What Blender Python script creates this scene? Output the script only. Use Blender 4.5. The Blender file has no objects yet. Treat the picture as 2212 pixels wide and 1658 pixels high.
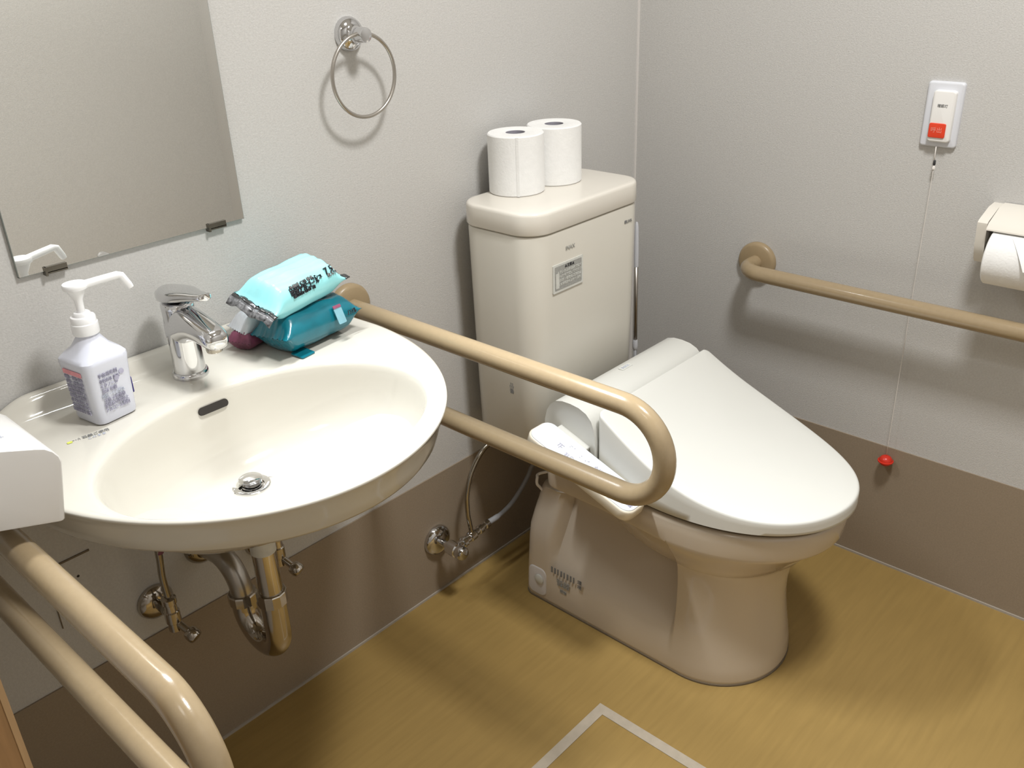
import bpy, bmesh, math, random
from mathutils import Vector, Matrix
random.seed(7)
PI = math.pi
SC = bpy.context.scene
COL = SC.collection
S_ = math.sin; C_ = math.cos

# ------------------------------------------------------------------ materials
def mat(name, col, rough=.5, metal=0., noise=0., nscale=40., bump=0., bscale=200., spec=.5, coat=0., sss=0., trans=0., ior=1.45, stretch=None, sheen=0.):
    m = bpy.data.materials.new(name); m.use_nodes = True
    nt = m.node_tree; b = nt.nodes['Principled BSDF']
    b.inputs['Base Color'].default_value = (*col, 1)
    b.inputs['Roughness'].default_value = rough
    b.inputs['Metallic'].default_value = metal
    b.inputs['Specular IOR Level'].default_value = spec
    b.inputs['Coat Weight'].default_value = coat
    b.inputs['Coat Roughness'].default_value = .08
    b.inputs['Subsurface Weight'].default_value = sss
    b.inputs['Subsurface Radius'].default_value = (.02, .02, .02)
    b.inputs['Subsurface Scale'].default_value = .3
    b.inputs['Transmission Weight'].default_value = trans
    b.inputs['IOR'].default_value = ior
    tc = nt.nodes.new('ShaderNodeTexCoord'); mp = nt.nodes.new('ShaderNodeMapping')
    nt.links.new(tc.outputs['Object'], mp.inputs['Vector'])
    if stretch: mp.inputs['Scale'].default_value = stretch
    if noise:
        n = nt.nodes.new('ShaderNodeTexNoise'); n.inputs['Scale'].default_value = nscale; n.inputs['Detail'].default_value = 4
        nt.links.new(mp.outputs['Vector'], n.inputs['Vector'])
        r = nt.nodes.new('ShaderNodeValToRGB')
        r.color_ramp.elements[0].position = .3; r.color_ramp.elements[1].position = .7
        r.color_ramp.elements[0].color = (*[c*(1-noise) for c in col], 1)
        r.color_ramp.elements[1].color = (*[min(1, c*(1+noise)) for c in col], 1)
        nt.links.new(n.outputs['Fac'], r.inputs['Fac']); nt.links.new(r.outputs['Color'], b.inputs['Base Color'])
    if bump:
        n2 = nt.nodes.new('ShaderNodeTexNoise'); n2.inputs['Scale'].default_value = bscale; n2.inputs['Detail'].default_value = 3
        nt.links.new(mp.outputs['Vector'], n2.inputs['Vector'])
        bp = nt.nodes.new('ShaderNodeBump'); bp.inputs['Strength'].default_value = bump; bp.inputs['Distance'].default_value = .002
        nt.links.new(n2.outputs['Fac'], bp.inputs['Height']); nt.links.new(bp.outputs['Normal'], b.inputs['Normal'])
    return m

M = {}
M['wall'] = mat('wallpaper', (.545, .532, .512), .85, noise=.05, nscale=260, bump=.35, bscale=420, spec=.25)
M['ceil'] = mat('ceiling_paint', (.78, .76, .72), .9)
M['dado'] = mat('brown_dado_vinyl', (.30, .24, .175), .62, noise=.06, nscale=300, bump=.1, bscale=500, spec=.3)
M['floor'] = mat('wood_print_vinyl', (.325, .215, .072), .42, noise=.06, nscale=7, bump=.05, bscale=300, stretch=(1.2, 14, 1), spec=.35)
M['caulk'] = mat('grey_caulk', (.40, .36, .31), .6)
M['white_caulk'] = mat('white_caulk', (.70, .67, .64), .6)
M['strip'] = mat('hatch_strip', (.44, .38, .30), .5, noise=.06, nscale=60)
M['jamb'] = mat('oak_jamb', (.30, .17, .075), .5, noise=.16, nscale=18, stretch=(8, 8, .6))
M['jamb_edge'] = mat('oak_jamb_edge', (.42, .27, .14), .45, noise=.1, nscale=18, stretch=(8, 8, .6))
M['basin'] = mat('ivory_ceramic', (.57, .545, .485), .10, coat=.4, noise=.01, nscale=4)
M['ceramic'] = mat('ivory_toilet_ceramic', (.58, .50, .405), .14, coat=.4, noise=.01, nscale=4)
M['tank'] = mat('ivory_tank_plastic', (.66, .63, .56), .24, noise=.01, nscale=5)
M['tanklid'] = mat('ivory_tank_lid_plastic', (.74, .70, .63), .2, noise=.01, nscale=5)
M['seat'] = mat('ivory_seat_plastic', (.65, .645, .605), .30, noise=.01, nscale=5)
M['panel'] = mat('white_panel_plastic', (.70, .72, .74), .3, noise=.01, nscale=5)
M['panel_side'] = mat('ivory_panel_side', (.80, .73, .60), .3, noise=.01, nscale=5)
M['chrome'] = mat('chrome', (.66, .66, .67), .07, metal=1., noise=.02, nscale=8)
M['pipe'] = mat('pipe_chrome_dark_reflect', (.52, .48, .43), .10, metal=1., noise=.03, nscale=12)  # chrome with the dark reflections low in the room put into its colour
M['steel'] = mat('chrome_dark_reflect', (.36, .33, .28), .12, metal=1., noise=.03, nscale=20)  # darker chrome, dark reflections likewise put into the colour
M['satin'] = mat('satin_steel', (.50, .47, .43), .30, metal=1., noise=.03, nscale=20)
M['tan'] = mat('tan_rail_vinyl', (.34, .258, .155), .22, noise=.03, nscale=120, bump=.03, bscale=600, coat=.3)
M['tan_metal'] = mat('tan_flange', (.34, .255, .15), .32, noise=.03, nscale=60)
M['paper'] = mat('white_tissue_paper', (.84, .835, .82), .95, noise=.02, nscale=90, bump=.25, bscale=260, spec=.1)
M['core'] = mat('grey_paper_core', (.30, .29, .33), .9, noise=.05, nscale=60)
M['white'] = mat('white_plastic', (.80, .785, .765), .35, noise=.01, nscale=10)
M['casing'] = mat('grey_white_plastic', (.60, .585, .565), .32, noise=.01, nscale=10)
M['coolwhite'] = mat('cool_white_plastic', (.66, .67, .71), .35, noise=.01, nscale=10)
M['pumpwhite'] = mat('pump_white_plastic', (.86, .86, .87), .3, noise=.01, nscale=10)
M['bottle'] = mat('milky_bottle_plastic', (.64, .655, .735), .3, sss=.3, noise=.02, nscale=25)
M['ink'] = mat('blue_grey_ink', (.40, .39, .50), .6, noise=.15, nscale=150)
M['ink_dark'] = mat('dark_ink', (.03, .03, .035), .6, noise=.1, nscale=150)
M['ink_grey'] = mat('grey_ink', (.20, .20, .20), .6, noise=.1, nscale=150)
M['ink_pink'] = mat('pink_ink', (.72, .30, .34), .6, noise=.1, nscale=150)
M['ink_navy'] = mat('navy_ink', (.04, .03, .22), .5, noise=.1, nscale=150)
M['ink_pale'] = mat('pale_blue_ink', (.50, .53, .62), .6, noise=.1, nscale=150)
M['label_teal'] = mat('pale_teal_label', (.20, .40, .47), .5, noise=.08, nscale=80)
M['yellow'] = mat('yellow_green_ink', (.62, .66, .12), .6, noise=.1, nscale=150)
M['label'] = mat('grey_label', (.62, .62, .58), .5, noise=.05, nscale=80)
M['label_grey'] = mat('grey_label_face', (.34, .34, .32), .5, noise=.2, nscale=400)
M['aqua'] = mat('aqua_film', (.33, .76, .80), .25, noise=.04, nscale=30, bump=.25, bscale=28, coat=.3)
M['aqua_side'] = mat('pale_aqua_film', (.42, .70, .70), .22, noise=.05, nscale=30, bump=.25, bscale=28, coat=.3)
M['teal'] = mat('teal_film', (.005, .140, .188), .24, noise=.22, nscale=28, bump=.35, bscale=30, coat=.3)
M['film_black'] = mat('black_film', (.03, .03, .03), .25, noise=.3, nscale=120, bump=.3, bscale=80, coat=.3)
M['film_print'] = mat('printed_grey_film', (.13, .13, .135), .3, noise=.95, nscale=150, coat=.3)
M['film_white'] = mat('white_film', (.66, .68, .72), .25, noise=.08, nscale=40, bump=.35, bscale=50, coat=.3)
M['purple'] = mat('plum_film', (.20, .055, .10), .3, noise=.4, nscale=45, bump=.3, bscale=50)
M['red'] = mat('red_plastic', (.72, .055, .02), .35, noise=.03, nscale=40)
M['red_ball'] = mat('red_ball_plastic', (.60, .03, .015), .3, noise=.03, nscale=40)
M['pink'] = mat('pale_red_lettering', (.80, .28, .22), .4, noise=.03, nscale=40)
M['dark'] = mat('dark_hole', (.022, .018, .014), .6, noise=.1, nscale=50)
M['rubber'] = mat('black_rubber', (.03, .03, .032), .4, noise=.1, nscale=60)
M['greyhose'] = mat('grey_hose', (.30, .30, .31), .35, noise=.05, nscale=200)
M['mirror'] = mat('mirror_glass', (.93, .93, .90), .0, metal=1.)
M['mirror_edge'] = mat('mirror_glass_edge', (.30, .33, .31), .15, metal=.3, noise=.05, nscale=30)
M['clip'] = mat('mirror_clip_metal', (.16, .145, .12), .25, metal=.8, noise=.1, nscale=50)
M['cordw'] = mat('white_cord', (.74, .70, .66), .6, noise=.05, nscale=100)
M['joint_shade'] = mat('brown_joint_and_shade', (.16, .125, .085), .6, noise=.05, nscale=60)  # dark joints, and painted shade under the seat lid
M['lens'] = mat('clear_cap_plastic', (.66, .63, .62), .25, noise=.02, nscale=30)

# ------------------------------------------------------------------ helpers
def link(o, parent=None):
    COL.objects.link(o)
    if parent is not None:
        o.parent = parent
        o.matrix_parent_inverse = Matrix.Translation(-parent.location) if parent.type == 'EMPTY' else Matrix()
    return o

def mk(name, verts, faces, m, parent=None, smooth=True, sharp=None, flip=False):
    """verts are world coordinates"""
    me = bpy.data.meshes.new(name)
    me.from_pydata([tuple(v) for v in verts], [], faces)
    me.update()
    bm = bmesh.new(); bm.from_mesh(me)
    bmesh.ops.remove_doubles(bm, verts=bm.verts, dist=1e-6)
    bmesh.ops.recalc_face_normals(bm, faces=bm.faces)
    bm.to_mesh(me); bm.free()
    if smooth:
        for p in me.polygons: p.use_smooth = True
        if sharp:
            me.set_sharp_from_angle(angle=math.radians(sharp))
    me.materials.append(m)
    o = bpy.data.objects.new(name, me)
    return link(o, parent)

def joinv(*parts):
    V = []; F = []
    for v, f in parts:
        k = len(V); V += list(v); F += [[i+k for i in q] for q in f]
    return V, F

def loft(rings, cap0=True, cap1=True, closed=True):
    n = len(rings[0]); V = [p for r in rings for p in r]; F = []
    for i in range(len(rings)-1):
        for j in range(n if closed else n-1):
            a = i*n+j; b = i*n+(j+1) % n
            F.append([a, b, b+n, a+n])
    if cap0: F.append(list(range(n))[::-1])
    if cap1: F.append([(len(rings)-1)*n+j for j in range(n)])
    return V, F

def frame(t):
    t = Vector(t).normalized()
    u = t.cross(Vector((0, 0, 1)))
    if u.length < 1e-3: u = t.cross(Vector((0, 1, 0)))
    u.normalize(); return u, t.cross(u).normalized()

def lathe(prof, origin, axis=(0, 0, 1), n=40, cap0=True, cap1=True):
    """prof = [(r, h)...] along axis"""
    a = Vector(axis).normalized(); u, v = frame(a); o = Vector(origin)
    rings = [[o + a*h + (u*C_(2*PI*k/n) + v*S_(2*PI*k/n))*r for k in range(n)] for r, h in prof]
    return loft(rings, cap0, cap1)

def smooth_path(pts, sub=8):
    """Catmull-Rom"""
    P = [Vector(p) for p in pts]; out = []
    for i in range(len(P)-1):
        p0 = P[max(i-1, 0)]; p1 = P[i]; p2 = P[i+1]; p3 = P[min(i+2, len(P)-1)]
        for k in range(sub):
            t = k/sub
            out.append(.5*((2*p1)+(p2-p0)*t+(2*p0-5*p1+4*p2-p3)*t*t+(3*p1-p0-3*p2+p3)*t**3))
    out.append(P[-1]); return out

def tube(path, r, n=20, closed=False, cap=True):
    P = [Vector(p) for p in path]; m = len(P)
    rr = r if hasattr(r, '__len__') else [r]*m
    rings = []; u = None
    for i in range(m):
        if closed: t = P[(i+1) % m]-P[(i-1) % m]
        else: t = P[min(i+1, m-1)]-P[max(i-1, 0)]
        t.normalize()
        if u is None: u, _ = frame(t)
        u = (u - t*u.dot(t)).normalized(); v = t.cross(u)
        rings.append([P[i]+(u*C_(2*PI*k/n)+v*S_(2*PI*k/n))*rr[i] for k in range(n)])
    if closed: rings.append(rings[0]); return loft(rings, False, False)
    return loft(rings, cap, cap)

def rrect(w, h, r, n=6):
    """rounded rectangle centred on 0"""
    out = []
    for cx, cy, a0 in ((w/2-r, h/2-r, 0), (-w/2+r, h/2-r, PI/2), (-w/2+r, -h/2+r, PI), (w/2-r, -h/2+r, 1.5*PI)):
        for k in range(n+1):
            a = a0+PI/2*k/n; out.append((cx+r*C_(a), cy+r*S_(a)))
    return out

def slab(o, u, v, w, h, r, t0, t1, bev=.0, n=6):
    """rounded-rectangle slab, plane axes u,v, thickness along u x v from t0 to t1; top edge bevelled"""
    o = Vector(o); u = Vector(u).normalized(); v = Vector(v).normalized(); nn = u.cross(v)
    def ring(ins, t):
        return [o+u*a+v*b+nn*t for a, b in rrect(w-2*ins, h-2*ins, max(r-ins, .0004), n)]
    rings = [ring(0, t0)]
    if bev:
        for k in range(4):
            a = PI/2*k/3; rings.append(ring(bev*(1-C_(a)), t1-bev+bev*S_(a)))
    else: rings.append(ring(0, t1))
    return loft(rings)

def ellipsoid(c, r, n=40, m=24):
    return loft([[Vector((c[0]+r[0]*S_(PI*i/m)*C_(2*PI*k/n), c[1]+r[1]*S_(PI*i/m)*S_(2*PI*k/n), min(c[2]-r[2]*C_(PI*i/m), .384))) for k in range(n)] for i in range(1, m)])

def box(x0, x1, y0, y1, z0, z1):
    V = [(x, y, z) for x in (x0, x1) for y in (y0, y1) for z in (z0, z1)]
    return V, [[0, 1, 3, 2], [4, 6, 7, 5], [0, 4, 5, 1], [2, 3, 7, 6], [0, 2, 6, 4], [1, 5, 7, 3]]

def text(name, body, size, o, u, v, m, parent, ext=.0002, sx=1., align='CENTER', spacing=1.):
    c = bpy.data.curves.new(name+'_c', 'FONT'); c.body = body; c.size = size; c.extrude = ext
    c.align_x = align; c.align_y = 'CENTER'; c.space_line = spacing; c.resolution_u = 3
    t = bpy.data.objects.new(name+'_t', c); COL.objects.link(t)
    bpy.context.view_layer.update()
    me = bpy.data.meshes.new_from_object(t.evaluated_get(bpy.context.evaluated_depsgraph_get()))
    COL.objects.unlink(t); bpy.data.objects.remove(t)
    u = Vector(u).normalized(); v = Vector(v).normalized(); w = u.cross(v)
    mt = Matrix(((u.x*sx, v.x, w.x, o[0]), (u.y*sx, v.y, w.y, o[1]), (u.z*sx, v.z, w.z, o[2]), (0, 0, 0, 1)))
    me.transform(mt); me.materials.clear(); me.materials.append(m); me.name = name
    return link(bpy.data.objects.new(name, me), parent)

def thing(name, label, cat, loc, group=None):
    o = bpy.data.objects.new(name, None); o.empty_display_size = .05; COL.objects.link(o)
    o.location = loc; o['label'] = label; o['category'] = cat
    if group: o['group'] = group
    return o
def tag(o, label, cat, group=None):
    o['label'] = label; o['category'] = cat
    if group: o['group'] = group
    return o
def struct(name, vf, m, smooth=False):
    o = mk(name, vf[0], vf[1], m, None, smooth); o['kind'] = 'structure'; return o
def sm(a, b, x):
    t = min(1, max(0, (x-a)/(b-a))); return t*t*(3-2*t)

# ------------------------------------------------------------------ room
RX0, RY0, RZ = -1.70, -1.89, 2.40
struct('floor', box(-2.6, .1, -2.0, .1, -.06, 0), M['floor'])
struct('ceiling', box(-2.6, .1, -2.0, .1, RZ, RZ+.06), M['ceil'])
struct('wall_back', box(-1.85, .1, 0, .1, 0, RZ), M['wall'])
struct('wall_right', box(0, .1, -2.0, 0, 0, RZ), M['wall'])
struct('wall_front', box(-2.6, 0, -2.0, RY0, 0, RZ), M['wall'])
struct('wall_left', box(-1.85, RX0, -.57, 0, 0, RZ), M['wall'])
struct('wall_corridor', box(-2.7, -2.6, -2.0, .1, 0, RZ), M['wall'])
struct('wall_corridor_end', box(-2.6, -1.85, 0, .1, 0, RZ), M['wall'])
struct('baseboard_back', box(RX0, -.003, -.003, 0, 0, .30), M['dado'])
struct('baseboard_right', box(-.003, 0, RY0, 0, 0, .30), M['dado'])
struct('baseboard_front', box(RX0, -.003, RY0, RY0+.003, 0, .30), M['dado'])
struct('trim_1', box(RX0, -.003, -.006, -.003, 0, .005), M['caulk'])
struct('trim_2', box(-.006, -.003, RY0+.003, -.003, 0, .005), M['caulk'])
struct('trim_3', box(-.0035, 0, -.0035, 0, .30, RZ), M['white_caulk'])
jb = mk('trim_4', *box(-1.86, -1.7045, -.596, -.57, 0, 2.05), M['jamb'], None, False); jb['kind'] = 'structure'
je = mk('trim_5', *box(-1.7045, -1.6995, -.5965, -.57, 0, 2.05), M['jamb_edge'], None, False); je['kind'] = 'structure'

# ------------------------------------------------------------------ floor hatch
hx0, hx1, hy0, hy1, hw = -1.215, -.7645, -.938, -.4875, .0205
h = thing('floor_hatch', 'square floor hatch outlined by a pale grey strip in the wood print floor', 'hatch', ((hx0+hx1)/2, (hy0+hy1)/2, 0))
def fr(a, b, c, d, w, z0, z1):
    o = [(a, c), (b, c), (b, d), (a, d)]; i = [(a+w, c+w), (b-w, c+w), (b-w, d-w), (a+w, d-w)]
    V = [(*p, z0) for p in o]+[(*p, z0) for p in i]+[(*p, z1) for p in o]+[(*p, z1) for p in i]; F = []
    for k in range(4):
        j = (k+1) % 4
        F += [[k, j, j+8, k+8], [k+4, k+12, j+12, j+4], [k+8, j+8, j+12, k+12], [k, k+4, j+4, j]]
    return V, F
mk('frame', *fr(hx0, hx1, hy0, hy1, hw, .0, .0012), M['strip'], h, False)
mk('cover', *box(hx0+hw+.001, hx1-hw-.001, hy0+hw+.001, hy1-hw-.001, 0, .0008), M['floor'], h, False)

# ------------------------------------------------------------------ mirror
mr = thing('wall_mirror', 'frameless rectangular mirror held by metal clips above the washbasin', 'mirror', (-1.242, 0, .949))
mx0, mx1, mz0, mz1 = -1.4154, -1.0685, .949, 1.50
mk('glass', *box(mx0+.0006, mx1-.0006, -.0065, -.0015, mz0+.0006, mz1-.0006), M['mirror'], mr, False)
mk('glass_edge', *joinv(box(mx0, mx0+.001, -.0063, -.0005, mz0, mz1), box(mx1-.001, mx1, -.0063, -.0005, mz0, mz1), box(mx0, mx1, -.0063, -.0005, mz0, mz0+.001)), M['mirror_edge'], mr, False)
for cx in (-1.3665, -1.1175):
    mk('clip', *joinv(box(cx-.015, cx+.015, -.0095, -.0067, mz0-.002, mz0+.006), box(cx-.0155, cx-.0125, -.0105, 0, mz0-.006, mz0+.006), box(cx-.015, cx+.015, -.0095, 0, mz0-.004, mz0-.001)), M['clip'], mr, False)

# ------------------------------------------------------------------ towel ring
tr = thing('towel_ring', 'chrome towel ring hanging from a round wall post', 'towel ring', (-.8205, 0, 1.2))
tc = (-.8205, 0, 1.199)
mk('rosette', *lathe([(.0275, 0), (.0275, .004), (.0255, .009), (.0225, .013), (.017, .0155), (.0125, .018), (.0105, .024)], tc, (0, -1, 0), 48), M['chrome'], tr, True, 50)
mk('post', *lathe([(.0105, .018), (.0105, .030), (.012, .031), (.012, .0455), (.011, .048), (.004, .049)], tc, (0, -1, 0), 40), M['chrome'], tr, True, 50)
rc = Vector((-.825, -.038, 1.1365)); R = .0650
mk('ring', *tube([rc+Vector((R*S_(2*PI*k/96), 0, R*C_(2*PI*k/96))) for k in range(96)], .0031, 14, True), M['satin'], tr)

# ------------------------------------------------------------------ washbasin
bx = -1.245
def outline(th, ins=0., z=.76, ext=0.):
    """outer plan of the basin, th=0 is +x, -PI/2 front"""
    c, s = C_(th), S_(th)
    if s <= 0:
        a = .311-ins; b = .374-ins; e = 1.0
        x = a*c; y = -.14+b*s
    else:
        a = .311-ins; yb = -.0-(ins if ins < .02 else .02)
        hb = (yb+.14)
        # superellipse towards the wall
        x = a*math.copysign(abs(c)**.22, c) if abs(c) > 1e-9 else 0.
        y = -.14+hb*(abs(s)**.22)
        x *= 1-.045*((y+.14)/.14)**2
    return bx+x, y
def inner(th, k=1.0, dx=0.):
    return bx-.011+.2335*k*C_(th), -.311+.166*k*S_(th)
NT = 144
TH = [2*PI*k/NT for k in range(NT)]
def deckz(x, y):
    f = sm(-.036, -.012, y)
    side = sm(.30, .20, abs(x-bx+.0))
    if x > bx: side = sm(.285, .15, x-bx)
    return .76+.030*f*side
rings = []
def ringO(ins, z, blendz=None):
    return [Vector((*outline(t, ins), z)) for t in TH]
und = [(.235, .615), (.205, .630), (.15, .659), (.095, .684), (.06, .6955), (.036, .7015), (.024, .7040), (.0195, .7055)]
for ins, z in und:
    r = []
    for t in TH:
        x, y = outline(t, min(ins, .02)); xi, yi = bx, -.24
        k = max(0, (ins-.02))/.26
        r.append(Vector((x+(xi-x)*k, y+(yi-y)*k, z)))
    rings.append(r)
for ins, z in ((.0165, .710), (.012, .725), (.0075, .742), (.003, .7535)):
    rings.append([Vector((*outline(t, ins), z+(deckz(*outline(t, ins))-.76 if S_(t) > 0 else 0)*sm(.70, .75, z))) for t in TH])
for ins, dz in ((.001, -.0035), (.002, -.0012), (.006, 0)):
    rings.append([Vector((*outline(t, ins), deckz(*outline(t, ins))+dz)) for t in TH])
for q in (.05, .1, .15, .2, .25, .3, .36, .43, .5, .6, .7, .8, .9):
    r = []
    for t in TH:
        a = Vector(outline(t, .006)); b = Vector(inner(t, 1.045)); p = a.lerp(b, q)
        r.append(Vector((p.x, p.y, deckz(p.x, p.y)-.001*sm(.5, 1, q))))
    rings.append(r)
bowl = [(1.02, -.0012), (1.003, -.0035), (.990, -.008), (.979, -.015), (.966, -.025), (.948, -.039), (.918, -.056), (.868, -.075), (.79, -.093), (.68, -.107), (.55, -.1165), (.40, -.1235), (.27, -.1268), (.15, -.129)]
dr = Vector((-1.254, -.218))
for k, dz in bowl:
    r = []
    for t in TH:
        x, y = inner(t, k); g = max(0, 1-k)**1.1
        cx, cy = bx-.011, -.311
        r.append(Vector((x+(dr.x-cx)*g, y+(dr.y-cy)*g, .76+dz)))
    rings.append(r)
rings.append([Vector((dr.x+.0275*C_(t), dr.y+.0275*S_(t), .6300)) for t in TH])
rings.append([Vector((dr.x+.0255*C_(t), dr.y+.0255*S_(t), .6285)) for t in TH])
wb = thing('washbasin', 'wall-hung ivory ceramic washbasin with an oval bowl under the mirror', 'sink', (bx, 0, .76))
mk('basin', *loft(rings), M['basin'], wb, True, 60)
mk('drain_flange', *lathe([(.028, -.002), (.028, .0012), (.0265, .0022), (.019, .0006), (.0175, -.004)], (dr.x, dr.y, .6305), (0, 0, 1), 48), M['chrome'], wb, True, 50)
mk('drain_plug', *lathe([(.004, -.004), (.0145, -.002), (.0155, .002), (.0165, .0075), (.0175, .0095), (.016, .0108), (.006, .0118), (.0005, .012)], (dr.x, dr.y-.001, .6325), (0, 0, 1), 40), M['chrome'], wb, True, 40)
# overflow slot on the back wall of the bowl
def capsule(o, u, v, w, h, t0, t1): return slab(o, u, v, w, h, h/2*.98, t0, t1, 0, 8)
su = Vector((1, 0, 0)); sv = Vector((0, .42, .907)).normalized()
OV = Vector((bx-.009, -.1505, .7365))
mk('overflow_slot', *capsule(OV, su, sv, .0475, .0115, -.004, .0016), M['dark'], wb, True, 40)
# small sticker on the deck, left of the bowl
text('sticker', 'ｰ･ﾊ 石鹸ご使用', .0078, (-1.4245, -.1365, .7604), (.99, -.12, 0), (.12, .99, 0), M['ink_grey'], wb, sx=.92)
text('sticker', 'このまま', .0062, (-1.4200, -.1450, .7604), (.99, -.12, 0), (.12, .99, 0), M['ink_pale'], wb, sx=1.)
mk('sticker_mark', *slab((-1.4520, -.1345, .7600), (.99, -.12, 0), (.12, .99, 0), .007, .005, .0018, 0, .0006), M['yellow'], wb, False)

# ------------------------------------------------------------------ faucet
fx, fy = -1.238, -.070
fc = thing('faucet', 'chrome single-lever basin faucet standing behind the bowl', 'faucet', (fx, fy, .76))
mk('base_ring', *lathe([(.0265, -.001), (.0268, .004), (.0255, .0075), (.0235, .0085)], (fx, fy, .7605), (0, 0, 1), 48), M['chrome'], fc, True, 50)
rg = []
for z, rx, ry, oy in ((.767, .0232, .0232, 0), (.79, .0226, .0226, 0), (.82, .0222, .0225, 0), (.840, .0222, .0232, -.0005), (.858, .0228, .0238, -.001), (.870, .0235, .0245, -.0015), (.876, .0230, .024, -.0015), (.878, .019, .020, -.0015)):
    rg.append([Vector((fx+rx*C_(t), fy+oy+ry*S_(t), z)) for t in [2*PI*k/40 for k in range(40)]])
mk('body', *loft(rg), M['chrome'], fc, True, 60)
rg = []
for k, (y, zc, w, hh) in enumerate(((-.062, .836, .0225, .037), (-.082, .844, .022, .0315), (-.098, .848, .0215, .0255), (-.118, .8495, .0205, .0205), (-.138, .8475, .0200, .0175), (-.155, .8445, .0195, .0160), (-.167, .8425, .0182, .0150), (-.174, .8415, .0148, .0125), (-.177, .841, .009, .008))):
    rg.append([Vector((fx+w*math.copysign(abs(C_(t))**.75, C_(t)), fy+.07+y-.0 , zc+hh*math.copysign(abs(S_(t))**.8, S_(t)))) for t in [2*PI*j/32 for j in range(32)]])
mk('spout', *loft(rg), M['chrome'], fc, True, 60)
mk('aerator', *lathe([(.0115, 0), (.0118, .006), (.0108, .010), (.0095, .0105), (.009, .007)], (fx, -.156, .8315), (0, 0, -1), 32), M['steel'], fc, True, 50)
rg = []
for j, (s, w) in enumerate(((-.032, .004), (-.0295, .0125), (-.022, .020), (-.010, .0245), (.006, .026), (.020, .0245), (.036, .020), (.052, .0152), (.068, .012), (.082, .0105), (.088, .0085), (.0905, .004))):
    y = fy-.0015-s; z = .8885+.17*s if s > 0 else .8885+.10*s
    th = .0095-.0045*sm(0, .08, s)
    rg.append([Vector((fx+w*math.copysign(abs(C_(t))**.6, C_(t)), y, z+th*math.copysign(abs(S_(t))**.6, S_(t)))) for t in [2*PI*q/24 for q in range(24)]])
mk('lever', *loft(rg), M['chrome'], fc, True, 60)

# ------------------------------------------------------------------ soap dispenser bottle
sx_, sy_ = -1.3800, -.0925
sb = thing('pump_bottle', 'milky white pump bottle of hand soap with printed labels, left of the faucet', 'soap dispenser', (sx_, sy_, .76))
yaw = math.radians(9); U = Vector((C_(yaw), S_(yaw), 0)); W = Vector((-S_(yaw), C_(yaw), 0)); SO = Vector((sx_, sy_, .7602))
def oct_ring(hw, ch, z, n=3):
    pts = [];
    for a, b in rrect(2*hw, 2*hw, ch, n): pts.append(SO+U*a+W*b+Vector((0, 0, z)))
    return pts
lv = [(.0262, .010, 0), (.0282, .010, .0015), (.0288, .010, .006), (.0300, .0105, .05), (.0318, .011, .080), (.0326, .0115, .0855), (.0325, .013, .0905), (.030, .016, .095), (.0225, .0165, .104), (.0165, .0145, .1145), (.0145, .01449, .1185), (.0145, .01449, .123)]
mk('bottle', *loft([oct_ring(q[0]*1.06, q[1]*1.06, q[2]*1.0) if q[2] < .1 else oct_ring(*q) for q in lv]), M['bottle'], sb, True, 35)
mk('cap', *lathe([(.0165, .121), (.0172, .1225), (.0172, .136), (.0160, .1372), (.0160, .1435), (.015, .1455), (.0115, .1462), (.011, .1495), (.0095, .151)], SO, (0, 0, 1), 40), M['pumpwhite'], sb, True, 40)
mk('pump_stem', *lathe([(.0052, .149), (.0052, .160), (.0058, .168), (.0115, .180), (.013, .1835)], SO, (0, 0, 1), 28), M['pumpwhite'], sb, True, 40)
mk('pump_head', *lathe([(.0125, .182), (.0152, .1835), (.0158, .186), (.0158, .1885), (.0148, .1905), (.0005, .1915)], SO, (0, 0, 1), 36), M['pumpwhite'], sb, True, 40)
nd = Vector((.97, -.24, 0)).normalized(); nz = Vector((0, 0, 1)); pl = Vector((-nd.y, nd.x, 0))
pth = [SO+nd*.006+nz*.1860, SO+nd*.03+nz*.1882, SO+nd*.054+nz*.1900, SO+nd*.0585+nz*.1885, SO+nd*.0655+nz*.174, SO+nd*.0672+nz*.170]
rr = [(.0075, .0046), (.0066, .0046), (.006, .0046), (.0058, .0048), (.005, .0046), (.0042, .0040)]
rg = []
for i, p in enumerate(pth):
    t = (pth[min(i+1, 5)]-pth[max(i-1, 0)]).normalized(); up = pl.cross(t)*-1
    a, b = rr[i]
    rg.append([p+pl*a*math.copysign(abs(C_(q))**.7, C_(q))+up*b*math.copysign(abs(S_(q))**.7, S_(q)) for q in [2*PI*k/16 for k in range(16)]])
mk('nozzle', *loft(rg), M['pumpwhite'], sb, True, 60)
fo = SO-W*.0322      # front face
tilt = Vector((0, 0, 1))-W*.012; tilt.normalize()
for i, (txt, zz, uu, size, mm) in enumerate((('手指消毒剤', .0705, -.006, .0068, 'ink'), ('使用方法 手洗', .0625, -.005, .0056, 'ink'), ('エタノール', .0555, -.007, .0062, 'ink'), ('用法 用量', .0480, -.008, .0062, 'ink'), ('成分・ベンザル', .0410, -.004, .0058, 'ink_pale'), ('注意 火気厳禁', .0340, -.003, .0060, 'ink'), ('保管及び取扱上', .0270, -.002, .0062, 'ink'), ('アルコール製剤', .0200, -.002, .0062, 'ink'))):
    text('printed_text', txt, size, fo+U*(uu+.001)+nz*zz-W*(.0007+zz*.012), U, tilt, M[mm], sb, ext=.0006, sx=.86)
mk('printed_mark', *slab(fo+U*.0145+nz*.0815-W*.0006, U, nz, .010, .004, .001, 0, .0008), M['ink'], sb, False)
for uu, zz in ((.006, .060), (.015, .0665)):
    mk('printed_mark', *lathe([(.0036, -.0006), (.0036, .0009)], fo+U*uu+nz*zz-W*.0010, -W, 20), M['ink'], sb, False)
lf = SO-U*.0322
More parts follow.
